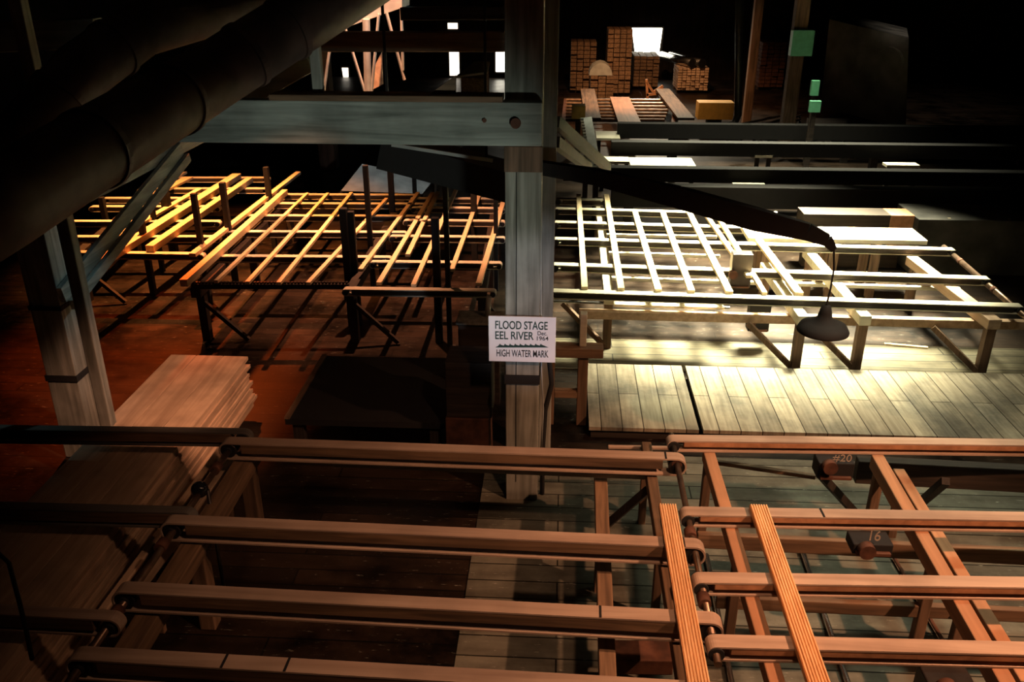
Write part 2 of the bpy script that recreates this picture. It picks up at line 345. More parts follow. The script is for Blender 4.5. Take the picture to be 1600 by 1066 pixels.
# ------------------------------------------------------------------ sign
YS = YP-.045
sa = W(764, 564, YS); sb = W(869, 496, YS)
sg = thing('flood_sign', ((sa.x+sb.x)/2, YS, sa.z), 'white flood stage sign nailed to the centre post', 'sign')
bev(MB().box((sa.x, YS-.006, sa.z), (sb.x, YS+.012, sb.z)).build('board', M['sign'], sg), .003)
MB().box((x0+.05, YS+.012, sa.z+.05), (x1-.05, YP, sb.z-.05)).build('batten', M['brownx'], sg)
def text(body, L, R, top, bot, Y, mat, parent, bold=.012, plane=None):
    cu = bpy.data.curves.new('t', 'FONT'); cu.body = body; cu.size = 1; cu.offset = bold; cu.extrude = .0
    tmp = bpy.data.objects.new('t', cu); COL.objects.link(tmp); bpy.context.view_layer.update()
    me = bpy.data.meshes.new_from_object(tmp.evaluated_get(bpy.context.evaluated_depsgraph_get()))
    xs = [v.co.x for v in me.vertices]; ys = [v.co.y for v in me.vertices]
    a = W(L, bot, Y); b = W(R, top, Y)
    sx = (b.x-a.x)/(max(xs)-min(xs)); sy = (b.z-a.z)/(max(ys)-min(ys)); O = Vector(parent['_o'])
    for v in me.vertices:
        x = a.x+(v.co.x-min(xs))*sx; z = a.z+(v.co.y-min(ys))*sy; v.co = Vector((x, Y, z))-O
    bpy.data.objects.remove(tmp); me.materials.clear(); me.materials.append(mat)
    o = bpy.data.objects.new('lettering', me); COL.objects.link(o); o.parent = parent
    s = o.modifiers.new('s', 'SOLIDIFY'); s.thickness = .002; s.offset = 0
    return o
YT = YS-.0075
text('FLOOD STAGE', 774, 856, 503, 514, YT, M['ink'], sg)
text('EEL RIVER', 774, 834, 519, 530, YT, M['ink'], sg)
text('Dec.', 840, 855, 518, 524, YT, M['inkb'], sg, .006)
text('1964', 839, 857, 526, 532, YT, M['inkb'], sg, .006)
text('HIGH WATER MARK', 776, 857, 548, 557, YT, M['inkb'], sg, .008)
poly = [W(774, 543, YT)]
n = 9
for i in range(n):
    xa = 779+i*(851-779)/n; poly += [W(xa, 540.2, YT), W(xa+2.2, 537.0, YT), W(xa+3.2, 538.6, YT)]
poly += [W(857, 543, YT)]
MB().prism(poly, (0, -.002, 0)).build('wave_line', M['ink'], sg)

# ------------------------------------------------------------------ conveyor belts
def conveyor(label, A, B, z, group, wd=.102, h=.17, mat='belt', side='brownx', yA=None, beamh=.08, capA=True, capB=True, hubr=.032):
    a = U(*A, z); b = U(*B, z); a = Vector((a.x, a.y, 0)); b = Vector((b.x, b.y, 0)); d = (b-a).normalized(); n = Vector((-d.y, d.x, 0)); L = (b-a).length
    t = thing('belt_conveyor', (a+b)/2+Vector((0, 0, z-h)), label, 'conveyor', group)
    r = h/2; th = .012
    def stad(rr):
        pts = []
        for k in range(13):
            g = math.pi/2 - math.pi*k/12; pts.append((L-r+rr*math.cos(g), rr*math.sin(g)))
        for k in range(13):
            g = -math.pi/2 - math.pi*k/12; pts.append((r+rr*math.cos(g), rr*math.sin(g)))
        return pts
    o_, i_ = stad(r), stad(r-th); m = MB(); N = len(o_)
    for off in (-wd/2, wd/2):
        for P in (o_, i_):
            for (s, zz) in P: m.v.append(a+d*s+n*off+Vector((0, 0, z-r+zz)))
    for k in range(N):
        j = (k+1) % N
        m.f += [(k, j, 2*N+j, 2*N+k), (N+k, 3*N+k, 3*N+j, N+j), (k, N+k, N+j, j), (2*N+k, 2*N+j, 3*N+j, 3*N+k)]
    m.build('belt', M[mat], t)
    sd = MB().bar(a+d*(h+.03)+Vector((0, 0, z-th-beamh/2-.002)), b-d*(h+.03)+Vector((0, 0, z-th-beamh/2-.002)), wd*.97, beamh)
    bev(sd.build('beam', M[side], t), .004)
    for e, on in ((a+d*r, capA), (b-d*r, capB)):
        if not on: continue
        c = e+Vector((0, 0, z-r)); p = MB().tube([c-n*(wd*.42), c+n*(wd*.42)], r-th-.001, 24).build('pulley', M['steel'], t, True)
        MB().tube([c-n*(wd*.62), c+n*(wd*.62)], hubr, 16).build('hub', M['black'], p, True)
    return t, a, b
ZN = .95
gA = 'belt conveyors of the near middle deck'
HB = .10
secA = []
for i, (A, B, lab) in enumerate((((343, 687), (1073, 713), 'near middle belt conveyor crossing in front of the sign post, farthest of its deck'),
                                 ((252, 810), (1103, 849), 'near middle belt conveyor, second from the sign post'),
                                 ((177, 916), (1131, 966), 'near middle belt conveyor, third from the sign post, with a dark splice'),
                                 ((105, 1019), (1160, 1080), 'near middle belt conveyor along the bottom edge of the picture'))):
    secA.append(conveyor(lab, A, B, ZN, gA, h=.15))
secB = []
for i, (A, B, lab) in enumerate((((1042, 684), (2150, 697.9), 'near right belt conveyor along the front of the pale plank platform'),
                                 ((1063, 798), (2150, 815.6), 'near right belt conveyor, second from the platform, above the plate marked 16'),
                                 ((1082, 902), (2150, 918.1), 'near right belt conveyor, third from the platform, crossed by two grooved boards'),
                                 ((1104, 1001), (2150, 1026.4), 'near right belt conveyor closest to the bottom edge'))):
    secB.append(conveyor(lab, A, B, ZN, 'belt conveyors of the near right deck', side='orange', h=HB, beamh=.042, hubr=.045))
secC = []
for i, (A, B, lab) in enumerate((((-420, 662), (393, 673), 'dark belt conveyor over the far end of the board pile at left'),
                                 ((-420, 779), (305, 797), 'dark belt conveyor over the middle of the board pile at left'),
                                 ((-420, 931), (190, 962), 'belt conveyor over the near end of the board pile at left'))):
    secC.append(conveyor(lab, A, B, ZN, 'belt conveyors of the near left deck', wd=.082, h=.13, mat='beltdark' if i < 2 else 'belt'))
for sec, i, px, py, dark in ((secA, 2, 938, 952, 1), (secA, 1, 1068, 845, 1), (secA, 0, 1040, 712, 1), (secB, 1, 1284, 800, 1), (secA, 3, 350, 1034, 1), (secA, 3, 447, 1042, 1)):
    t, a, b = sec[i]; c = U(px, py, ZN); d = (b-a).normalized(); n = Vector((-d.y, d.x, 0)); k = (Vector((c.x, c.y, 0))-a).dot(d); c = a+d*k+Vector((0, 0, ZN+.001))
    MB().bar(c-n*.05, c+n*.05, .014, .004).build('splice', M['black'], t)
def shaft(label, ends, r=.028, ext=.35, z=ZN-.075):
    P = [Vector((p.x, p.y, z)) for p in ends]
    d0 = (P[0]-P[1]).normalized(); P = [P[0]+d0*ext]+P+[P[-1]-d0*ext]
    t = thing('drive_shaft', P[-1], label, 'shaft')
    MB().tube([P[0], P[-1]], r, 14).build('rod', M['shaft'], t, True)
    for i in range(1, len(P)-2):
        m_ = P[i].lerp(P[i+1], .28); dd = (P[i+1]-P[i]).normalized()
        MB().tube([m_-dd*.04, m_+dd*.04], .04, 16).build('collar', M['rust'], t, True)
    return t
shaft('rusty drive shaft through the left pulleys of the near right conveyors', [s[1]+(s[2]-s[1]).normalized()*.05 for s in secB], .022, .13, ZN-HB/2)
shaft('drive shaft through the left pulleys of the near middle conveyors', [s[1]+(s[2]-s[1]).normalized()*.075 for s in secA], .024, .2)
# frame beams (running back) below the belts
def legbeam(label, p0, p1, z, wd, h, mat, legs=True, cat='frame', lx=None):
    a = U(*p0, z); b = U(*p1, z); t = thing('deck_frame' if cat == 'frame' else 'guide_rail', (b.x, b.y, 0), label, cat)
    zc = z-h/2
    bev(MB().bar((a.x, a.y, zc), (b.x, b.y, zc), wd, h).build('rail', M[mat], t))
    if legs:
        for k in (lx or (.06, .5, .94)):
            c = a.lerp(b, k); bev(MB().box((c.x-wd*.38, c.y-wd*.38, 0), (c.x+wd*.38, c.y+wd*.38, z-h)).build('leg', M['brownv'], t))
    return t, a, b
ZF = ZN-.175
legbeam('brown frame rail on posts left of the nearer grooved board', (1010, 690), (1078, 1110), ZF, .08, .1, 'brown', True, lx=(.02, .45, .9))
legbeam('brown frame rail under the right ends of the near middle conveyors', (938, 722), (952, 1110), ZF-.1, .10, .1, 'brown', True, lx=(.3, .9))
legbeam('orange frame rail under the near right conveyors, between the two grooved boards', (1107, 702), (1228, 1110), ZN-HB-.004, .09, .1, 'orange', lx=(.02, .5, .95))
legbeam('orange frame rail under the near right conveyors, beside the plates marked 20 and 16', (1371, 710), (1600, 1110), ZN-HB-.004, .095, .12, 'orange', lx=(.04, .5, .95))
legbeam('lower orange rail just right of the plate marked 16', (1404, 732), (1690, 1200), ZF-.18, .09, .08, 'orange', lx=(.04, .5))
legbeam('dark brown frame rail under the left pulleys of the near middle deck', (392, 700), (180, 1040), ZF, .15, .12, 'brown', lx=(.05, .5, .95))
# diagonal braces near right
def rod(name, label, A, B, za, zb_, r, mat, cat='rod', sq=None):
    a = U(*A, za); b = U(*B, zb_); m = MB()
    (m.bar(a, b, r*2, r*2) if sq else m.tube([a, b], r, 10)); o = m.build(name, M[mat]); return tag(o, label, cat)
rod('brace', 'dark diagonal brace left of the nearer grooved board', (1014, 764), (946, 822), .62, .02, .03, 'darkv', 'brace', 1)
rod('brace', 'dark diagonal brace under the plate marked 20', (1282, 742), (1335, 800), .60, .02, .03, 'darkv', 'brace', 1)
rod('brace', 'dark diagonal brace right of the leaning orange rail', (1478, 752), (1436, 788), .60, .02, .03, 'darkv', 'brace', 1)
rod('floor_pipe', 'thin steel pipe on the floor between the grooved boards', (1250, 850), (1336, 1100), .05, .05, .02, 'bright', 'pipe')
rod('floor_pipe', 'rusty thin pipe on the floor right of the farther grooved board', (1395, 868), (1490, 1030), .05, .05, .014, 'rust', 'pipe')
rod('floor_pipe', 'thin steel pipe beside the shaft of the near right conveyors', (1104, 868), (1150, 1100), .05, .05, .02, 'bright', 'pipe')
# long side stringers under the near right deck
def stringer(label, A, B, z, wd, h, mat):
    a = U(*A, z); b = U(*B, z); o = bev(MB().bar(a-Vector((0, 0, h/2)), b-Vector((0, 0, h/2)), wd, h).build('stringer', M[mat])); return tag(o, label, 'beam')
stringer('low brown stringer under the second near right conveyor', (1090, 832), (1680, 862), .45, .05, .13, 'brownx')
stringer('low brown stringer under the third near right conveyor', (1120, 930), (1680, 955), .45, .05, .1, 'brownx')
stringer('thin pale rail under the first near right conveyor', (950, 696), (1275, 702), .70, .03, .03, 'belt')
stringer('thin pale stringer slanting down behind the first near right conveyor', (1112, 718), (1275, 742), .55, .04, .04, 'brownx')
stringer('wide dark stringer under the first near right conveyor', (1340, 716), (1700, 735), .60, .1, .22, 'dark')
stringer('short reddish block on the floor frame at bottom centre', (945, 1015), (1050, 1017), .40, .18, .12, 'rust')
stringer('teal grey return rail behind the first near middle conveyor', (520, 722), (1010, 742), .75, .03, .04, 'sheet')
# motor plates
def plate(label, L, T, R, B, Y, body, tb, mat='black', top=None):
    a = W(L, B, Y); b = W(R, T, Y); b.z = b.z if top is None else top; t = thing('gear_box', ((a.x+b.x)/2, Y, a.z), label, 'gear box')
    bev(MB().box((a.x, Y, a.z), (b.x, Y+.16, b.z)).build('housing', M[mat], t))
    m = W((L+R)/2-14, (T+B)/2+4, Y) if body != '16' else W(1352, 856, Y)
    MB().tube([(m.x, Y-.06, m.z), (m.x, Y, m.z)], .055, 16).build('boss', M['rust'], t, True)
    MB().box((a.x+.02, Y-.03, a.z+.01), (b.x-.02, Y, a.z+.03)).build('lip', M['rust'], t)
    if body: text(body, *tb, Y-.003, M['chalk'], t, .0)
    return t
plate('dark gear box chalked with the number 20 under the first near right conveyor', 1276, 697, 1342, 748, 5.92, '#20', (1300, 1332, 711, 722), top=ZN-HB-.002)
plate('dark gear box chalked with the number 16 under the second near right conveyor', 1331, 812, 1406, 866, 4.9, '16', (1358, 1378, 830, 845), top=ZN-HB-.002)
plate('shiny dark gear box at the lower right edge under the last conveyor', 1440, 1024, 1540, 1110, 3.68, None, None, 'steel', top=ZN-HB-.002)
# grooved boards
def grooved(label, A, B, z, wd, th=.04):
    a = U(*A, z); b = U(*B, z); d = (b-a).normalized(); n = Vector((d.y, -d.x, 0)); poly = []
    k = 7; s = wd/k
    for i in range(k):
        x = -wd/2+i*s
        poly += [(x+.001, 0), (x+s*.55, 0), (x+s*.66, -.012), (x+s*.9, -.012)]
    poly = poly+[(wd/2, 0), (wd/2, -th), (-wd/2, -th)]
    m = MB().prism([a+n*x+Vector((0, 0, zz)) for x, zz in poly], b-a)
    o = m.build('grooved_board', M['groove']); return tag(o, label, 'board')
grooved('grooved orange board lying across the conveyors, the left one of two', (1043, 787), (1098, 1100), ZN+.041, .118)
grooved('grooved orange board lying across the near right conveyors, the right one of two', (1185, 788), (1292, 1100), ZN+.041, .118)

# ------------------------------------------------------------------ board pile at left
zp = .70
p1 = U(265, 556, zp); p2 = U(388, 557, zp); xa, xb = p1.x, p2.x; yb = p2.y; ya = 2.4
NL = 15; ztop = zp; lay = .036
cols = [xa+(xb-xa)*k for k in (0, .335, .68, 1.0)]
for L_ in range(NL):
    for c in range(3):
        z1 = ztop-L_*(lay+.003); j = random.uniform(-.025, .015); e = random.uniform(-.09, .05) if L_ else 0
        xx0, xx1 = cols[c]+.003, cols[c+1]-.003+(j if (c == 2 and L_) else 0)
        o = MB().box((xx0, ya, z1-lay), (xx1, yb+e+.004*L_, z1)).build('piled_board', M['lumberp']); bev(o, .003)
        if L_ == 0: tag(o, 'wide planed board on top of the left pile, %s' % ['left one of three', 'middle one of three', 'right one of three'][c], 'board', 'top boards of the left pile')
        elif c == 2: tag(o, 'board below the top layer on the right side of the left pile', 'board', 'boards in the right side of the left pile')
        else: tag(o, 'board inside the lower layers of the left pile', 'board', 'inner boards of the left pile')
zbot = ztop-(NL-1)*(lay+.003)-lay
for k, y in enumerate((2.9, 4.9, 7.0)):
    o = MB().box((xa-.03, y, 0), (xb, y+.12, zbot-.001)).build('bearer', M['dark']); tag(o, 'dark bearer block under the %s of the left board pile' % ['near end', 'middle', 'far end'][k], 'block')
# roller chain rails between pile and frame
for (A, B, lab) in (((352, 690), (150, 965), 'pale rail beside the left board pile, nearest the boards'), ((362, 715), (215, 905), 'pale rail beside the left board pile, next to the brown frame')):
    t, _, _ = legbeam(lab, A, B, .60, .06, .10, 'lumberp', cat='rail', lx=(.1, .5, .9))
kb_ = U(330, 800, .7)
lv = thing('lever', (kb_.x, kb_.y, 0), 'control lever with a shiny black ball knob beside the board pile', 'lever')
kc = W(312, 765, kb_.y)
MB().tube([(kb_.x, kb_.y, 0), (kb_.x, kb_.y, kc.z)], .014, 10).build('stem', M['steel'], lv, True)
rr = .062
MB().lathe(kc, [(max(.0005, rr*math.sin(math.pi*k/16)), -rr*math.cos(math.pi*k/16)) for k in range(17)], 28).build('ball_knob', plain('polished_black', (.01, .01, .012), .12, 0, 0), lv, True)
o = MB().tube([U(-5, 862, 1.4), U(14, 880, 1.45), U(30, 940, 1.35), U(42, 990, 1.2), U(50, 1030, .99)], .012, 8).build('hose', M['black'], None, True); tag(o, 'thin black hose hanging at the lower left edge', 'hose')

# ------------------------------------------------------------------ plank platform at right
zpl = .14
a = U(918, 568, zpl); b = U(918, 667, zpl); xl = (a.x+b.x)/2; yf = b.y; yr = a.y; c = U(1600, 690, zpl)
xs1 = U(1095, 673, zpl).x; 
t = thing('plank_platform', (xl+.8, (yf+yr)/2, 0), 'pale plank platform with a dark gap, left section beside the post', 'platform')
def deckpiece(x0, x1, lab):
    t = thing('plank_platform', ((x0+x1)/2, (yf+yr)/2, 0), lab, 'platform')
    MB().box((x0, yf, zpl-.04), (x1, yr, zpl)).build('planking', M['platform'], t)
    MB().box((x0+.02, yf+.04, 0), (x1-.02, yf+.14, zpl-.041)).build('joist', M['dark'], t)
    MB().box((x0+.02, yr-.2, 0), (x1-.02, yr-.1, zpl-.041)).build('joist', M['dark'], t)
bpy.data.objects.remove(t)
deckpiece(xl, xs1-.015, 'short pale plank platform section left of the dark gap')
deckpiece(xs1+.03, 8.5, 'long pale plank platform section right of the dark gap')
# floor behind the platform, its pool of light painted in as paler colour
struct(MB().box((xl-.5, yr+.12, 0), (9.5, 10.1, .012)).build('floor_light_pool', planks('painted_light_pool', (.17, .15, .10), (.11, .095, .06), (.02, .018, .012), 'X', .2, 4, .5, .8, (.5, .5, .5), .008)))
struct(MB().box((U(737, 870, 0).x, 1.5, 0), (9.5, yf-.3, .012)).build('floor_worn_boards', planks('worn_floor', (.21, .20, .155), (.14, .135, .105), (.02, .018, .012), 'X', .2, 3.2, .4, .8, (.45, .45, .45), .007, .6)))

# ------------------------------------------------------------------ right deck
ZR = .82
def rc(lab, A, B, mat='pale', **k): return conveyor(lab, A, B, ZR, 'belt conveyors of the far right deck', mat=mat, side='dark', **k)
kw = dict(wd=.12, h=.09, hubr=.045, beamh=.055)
R1 = rc('front belt conveyor of the far right deck, behind the hanging lamp', (848, 453), (1600, 477), **kw)
R2 = rc('second belt conveyor of the far right deck, counted from the front', (862, 412), (1548, 434), **kw)
R3 = rc('third belt conveyor of the far right deck, counted from the front', (864, 372), (1494, 389), **kw)
R4 = rc('fourth belt conveyor of the far right deck, ending before the white table', (864, 346), (1185, 355), **kw)
R5 = rc('fifth belt conveyor of the far right deck, counted from the front', (866, 325), (1090, 331), **kw)
R6 = rc('rearmost short belt conveyor of the far right deck', (868, 310), (950, 312), **kw)
shaft('thick roller shaft at the right end of the far right deck', [x[2]-(x[2]-x[1]).normalized()*.075+Vector((.03, 0, 0)) for x in (R3, R2, R1)], .035, .3, ZR-.07)
def rboard(name, lab, A, B, z, wd, th, mat='lumber', group=None):
    a = U(*A, z); b = U(*B, z); h = Vector((0, 0, th/2))
    o = bev(MB().bar(a-h, b-h, wd, th).build(name, M[mat]), .003); return tag(o, lab, 'board', group)
rb = [((860, 448), (861.5, 415), .07), ((913.5, 448), (904, 303), .075), ((970.5, 450), (947.5, 303), .08), ((1028.7, 452), (992, 329), .08), ((1080.6, 453.5), (1035, 329), .08),
      ((1140, 455), (1076, 329), .085), ((1170, 430), (1104, 335), .06), ((1195, 456.6), (1123, 339), .06), ((1249, 457), (1186, 374), .10)]
for i, (A, B, wd) in enumerate(rb):
    rboard('sorted_board', 'pale board lying across the far right deck, %s from the left' % ORD[i], A, B, ZR+.041, wd, .04, 'lumber', 'boards across the far right deck')
# cross rails of right deck
for lab, p0, p1, wd, mat in (('pale frame rail at the left of the far right deck', (935, 308), (952, 462), .12, 'pale'),
                        ('pale frame rail under the wide board of the far right deck', (1195, 410), (1256, 494), .12, 'pale'),
                        ('pale frame rail directly left of the hanging lamp cord', (1262, 388), (1354, 494), .13, 'pale'),
                        ('brown grey frame rail at the right end of the far right deck', (1425, 400), (1556, 500), .15, 'lumberp')):
    a = U(*p0, ZR-.094); b = U(*p1, ZR-.094); t = thing('deck_frame', (b.x, b.y, 0), lab, 'frame')
    bev(MB().bar((a.x, a.y, ZR-.094-.06), (b.x, b.y, ZR-.094-.06), wd, .12).build('rail', M[mat], t))
    c = b.lerp(a, .01); MB().box((c.x-.05, c.y+.0, .012), (c.x+.05, c.y+.1, ZR-.215)).build('leg', M['brownv'], t)
    c = b.lerp(a, .93); MB().box((c.x-.05, c.y-.05, .012), (c.x+.05, c.y+.05, ZR-.215)).build('leg', M['brownv'], t)
    # knee brace leaning to the leg
    MB().bar((b.x-.03, b.y+.05, .05), (b.x-.55, b.y+.25, ZR-.3), .05, .06).build('brace', M['brownv'], t)
fa = U(905, 484, ZR-.22); fb = U(1640, 502, ZR-.22)
o = bev(MB().bar(fa-Vector((0, 0, .05)), fb-Vector((0, 0, .05)), .1, .1).build('front_sill', M['lumberp'])); tag(o, 'pale front sill beam under the far right deck, behind the lamp shade', 'beam')
rod('steel_rail', 'thin steel rail below the left end of the far right deck', (850, 470), (1140, 481), .60, .60, .018, 'bright', 'rail')
rboard('loose_board', 'pale board lying on the ledge below the front conveyor of the right deck', (959, 473), (1131, 478), .64, .11, .03, 'pale')
for (A, B, lab) in (((940, 365), (1120, 368), 'thin return rail under the right deck, between third and fourth belts'), ((942, 393), (1125, 398), 'thin return rail under the right deck, between second and third belts'), ((945, 432), (1500, 449), 'thin return rail under the right deck, behind the front belt')):
    stringer(lab, A, B, .50, .06, .05, 'pale')
MBk = plate('dark motor box hanging under the front conveyor left of the lamp', 1168, 478, 1206, 518, U(1180, 460, ZR).y+.24, None, None)
plate('dark gear box between the boards on the right deck', 1140, 398, 1178, 450, U(1180, 452, ZR).y+.5, None, None, 'steel')
# white table behind
a = U(1165, 386, .86); b = U(1476, 388, .86); c = U(1442, 357, .86); d_ = U(1148, 353, .86)
t = thing('white_table', ((a.x+b.x)/2, a.y, 0), 'wide white topped table blown out by light behind the right deck', 'table')
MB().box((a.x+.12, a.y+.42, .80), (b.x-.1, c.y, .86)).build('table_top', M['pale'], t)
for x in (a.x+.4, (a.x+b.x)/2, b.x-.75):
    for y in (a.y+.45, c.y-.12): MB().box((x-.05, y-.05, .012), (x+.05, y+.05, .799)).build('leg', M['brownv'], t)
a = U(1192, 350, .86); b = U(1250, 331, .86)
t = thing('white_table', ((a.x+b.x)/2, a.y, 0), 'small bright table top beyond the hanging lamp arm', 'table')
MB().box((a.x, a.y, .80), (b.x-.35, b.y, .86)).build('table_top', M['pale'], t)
for x in (a.x+.1, b.x-.5):
    for y in (a.y+.1, b.y-.1): MB().box((x-.04, y-.04, .012), (x+.04, y+.04, .799)).build('leg', M['brownv'], t)
Y = 13.0
a = W(1252, 366, Y); b = W(1430, 337, Y)
t = thing('machine_guard', ((a.x+b.x)/2, Y, 0), 'dark brown machine guard behind the white table with an orange-lit end', 'guard')
bev(MB().box((a.x, Y, .3), (b.x-.35, Y+.4, b.z)).build('housing', M['dark'], t)); bev(MB().box((b.x-.349, Y, .3), (b.x, Y+.4, b.z)).build('lit_end_panel', M['orange'], t))  # orange light on the guard's end painted in with an orange panel
MB().box((a.x+.1, Y+.1, 0), (b.x-.1, Y+.3, .299)).build('foot', M['dark'], t)
a = U(1435, 348, .8); 
o = bev(MB().box((a.x, a.y, .0), (a.x+4.5, a.y+.9, .85)).build('low_bench', M['tank'])); tag(o, 'dark low bench at the right edge behind the roller shaft', 'bench')
for px in (1480, 1574):
    y_ = U(1435, 348, .8).y+.08; x_ = W(px, 360, y_).x
    o = MB().box((x_-.02, y_, .851), (x_+.02, y_+.03, W(px, 349, y_).z)).build('stake', M['lumber']); tag(o, 'short pale stake standing on the dark bench, %s' % ('left one' if px < 1500 else 'right one at the picture edge'), 'stake')
rboard('fallen_stick', 'bright stick lying on the floor behind the plank platform', (1382, 536), (1450, 542), .033, .045, .02, 'lumber')

# ------------------------------------------------------------------ lamp on its arm
YA = 6.2
at = thing('lamp_arm', W(850, 262, YA+.3), 'long dark timber arm reaching from the post to the hanging lamp', 'arm')
P = [W(846, 262, YP+.35), W(930, 276, YP+.3), W(1060, 308, YP+.2), W(1180, 342, YP+.1), W(1262, 362, YP), W(1292, 375, YP-.02), W(1303, 390, YP-.03)]
hs_ = [.10, .12, .16, .17, .13, .09, .05]
m = MB()
for i in range(len(P)-1): m.bar(P[i], P[i+1], .09 if i < 4 else .05, hs_[i], (0, 0, 1), .09 if i < 3 else .05, hs_[i+1])
m.build('boom', M['black'], at)
top = P[-1]; lc = W(1288, 470, top.y)
pend = thing('pendant_lamp', W(1288, 520, top.y), 'black enamel pendant lamp hanging in front of the right deck', 'lamp')
sc = 1.0/ (F/ (W(1288, 500, top.y)-CAM).dot(fw))
zt_ = W(1288, 478, top.y).z; cx = W(1288, 500, top.y).x
MB().tube([(top.x, top.y, top.z), W(1303, 420, top.y), W(1298, 450, top.y), (cx, top.y, zt_+.02)], .008, 8).build('cord', M['black'], pend)
zr = W(1288, 516, top.y).z; R_ = 40*sc
prof = [(.012, zt_-zr+.01), (.035, zt_-zr), (.05, (zt_-zr)*.72), (.06, (zt_-zr)*.5), (R_*.62, (zt_-zr)*.33), (R_*.88, .045), (R_, 0), (R_*.99, -.01), (R_*.86, .03), (R_*.6, (zt_-zr)*.26), (.04, (zt_-zr)*.40)]
MB().lathe((cx, top.y, zr), prof, 40).build('lamp_shade', M['black'], pend, True)
MB().lathe((cx, top.y, zr+.0), [(.001, -.0), (.025, .01), (.035, .04), (.03, .08), (.015, .11)], 20).build('bulb', M['sheet'], pend, True)

# ------------------------------------------------------------------ left deck
gl = 'belt conveyors of the far left deck'
def lc_(lab, A, B, **k): return conveyor(lab, A, B, ZR, gl, wd=.10, h=.085, mat='pale', side='dark', beamh=.05, **k)  # light grazing the tops put into the colours: pale belts, dark sides
lL = [((255, 277), (422, 277)), ((215, 294), (422, 294)), ((160, 309), (345, 309)), ((140, 322), (345, 322)), ((104, 345), (345, 345)), ((107, 369), (345, 369)), ((112, 393), (320, 396))]
for i, (A, B) in enumerate(lL): lc_('belt conveyor at the far left end of the orange-lit deck, %s from the back' % ORD[i], A, B)
lM = [((425, 303), (655, 304)), ((405, 317), (668, 318)), ((380, 336), (652, 337)), ((355, 361), (636, 362)), ((330, 399), (612, 401))]
for i, (A, B) in enumerate(lM): lc_('belt conveyor in the middle of the orange-lit deck, %s from the back' % ORD[i], A, B)
lR = [((640, 309), (790, 310)), ((642, 323), (790, 325)), ((630, 343), (790, 345)), ((608, 368), (790, 370)), ((578, 408), (785, 410)), ((535, 450), (776, 453))]
for i, (A, B) in enumerate(lR): lc_('belt conveyor at the post end of the orange-lit deck, %s from the back' % ORD[i], A, B)
lb = [((156, 405), (370, 271), .15, .09), ((180, 369), (312, 294), .1, .04), ((240, 303), (295, 276), .16, .04), ((233, 384), (390, 277), .11, .09), ((261, 282), (289, 268), .08, .04),
      ((286, 437), (445, 296), .09, .09), ((300, 396), (466, 268), .09, .05),
      ((337, 438), (480, 301), .05, .04), ((386, 440), (512, 301), .055, .04), ((435, 441), (549, 300), .055, .04), ((481, 441), (604, 309), .055, .04), ((563, 420), (653, 300), .06, .04),
      ((592, 441), (676, 300), .065, .04), ((637, 397), (684, 299), .065, .04), ((646, 444), (713, 294), .06, .04), ((706, 420), (750, 301), .06, .04), ((748, 442), (787, 312), .07, .04)]
for i, (A, B, wd, th) in enumerate(lb):
    rboard('sorted_board', 'board lying across the orange-lit left deck, %s counted from the left' % ORD[i], A, B, ZR+.001+th, wd, th, 'lumber', 'boards across the orange-lit left deck')
for lab, p0, p1 in (('dark frame rail under the far left end of the left deck', (272, 270), (115, 405)), ('dark frame rail with legs under the left part of the left deck', (455, 310), (305, 458)), ('dark frame rail with legs under the middle of the left deck', (632, 310), (545, 462)), ('dark frame rail with legs close to the sign post', (775, 318), (752, 462))):
    a = U(*p0, ZR-.14); b = U(*p1, ZR-.14); t = thing('deck_frame', (b.x, b.y, 0), lab, 'frame')
    bev(MB().bar((a.x, a.y, ZR-.148), (b.x, b.y, ZR-.148), .12, .12).build('rail', M['darkv'], t))
    for k in (.04, .5, .95):
        c = b.lerp(a, k); MB().box((c.x-.05, c.y-.05, 0), (c.x+.05, c.y+.05, ZR-.209)).build('leg', M['darkv'], t)
    MB().bar((b.x+.05, b.y+.1, ZR-.3), (b.x+.55, b.y+.1, .03), .05, .05).build('brace', M['darkv'], t)
# chain edge in front of left deck
a = U(300, 447, ZR-.06); b = U(545, 447, ZR-.06)
t = thing('chain_rail', (a+b)/2, 'dark toothed chain rail along the front of the left deck', 'rail')
MB().bar(a, b, .06, .06).build('bar', M['darkv'], t)
m = MB(); n = 46
for i in range(n):
    c = a.lerp(b, (i+.5)/n); m = MB(); m.box((c.x-.014, c.y-.02, c.z+.03), (c.x+.014, c.y+.02, c.z+.055)); m.build('tooth', M['steel'], t)

st = [(318, 408, 300, 302, .075), (360, 381, 345, 285, .08), (423, 330, 415, 261, .08), (229, 396, 219, 321, .08), (244, 363, 237, 297, .07), (264, 345, 258, 285, .12),
      (580, 396, 562, 258, .07), (614, 342, 607, 267, .085), (545, 440, 530, 325, .09), (556, 438, 545, 330, .08), (684, 462, 678, 340, .09), (701, 468, 697, 288, .06), (741, 354, 739, 291, .09), (775, 390, 773, 309, .06), (648, 300, 646, 272, .07), (165, 345, 162, 308, .08)]
sts = sorted(st)
for i, (bx, by, tx, ty, wd) in enumerate(sts):
    a = U(bx, by, ZR-.2); b = W(tx, ty, a.y)
    o = bev(MB().bar((a.x, a.y, 0), (a.x, a.y, b.z), wd, wd, (0, 1, 0)).build('stop_post', M['black'])); tag(o, 'dark upright stop post standing in the left deck, %s from the left' % ORD[i], 'post', 'upright posts of the left deck')

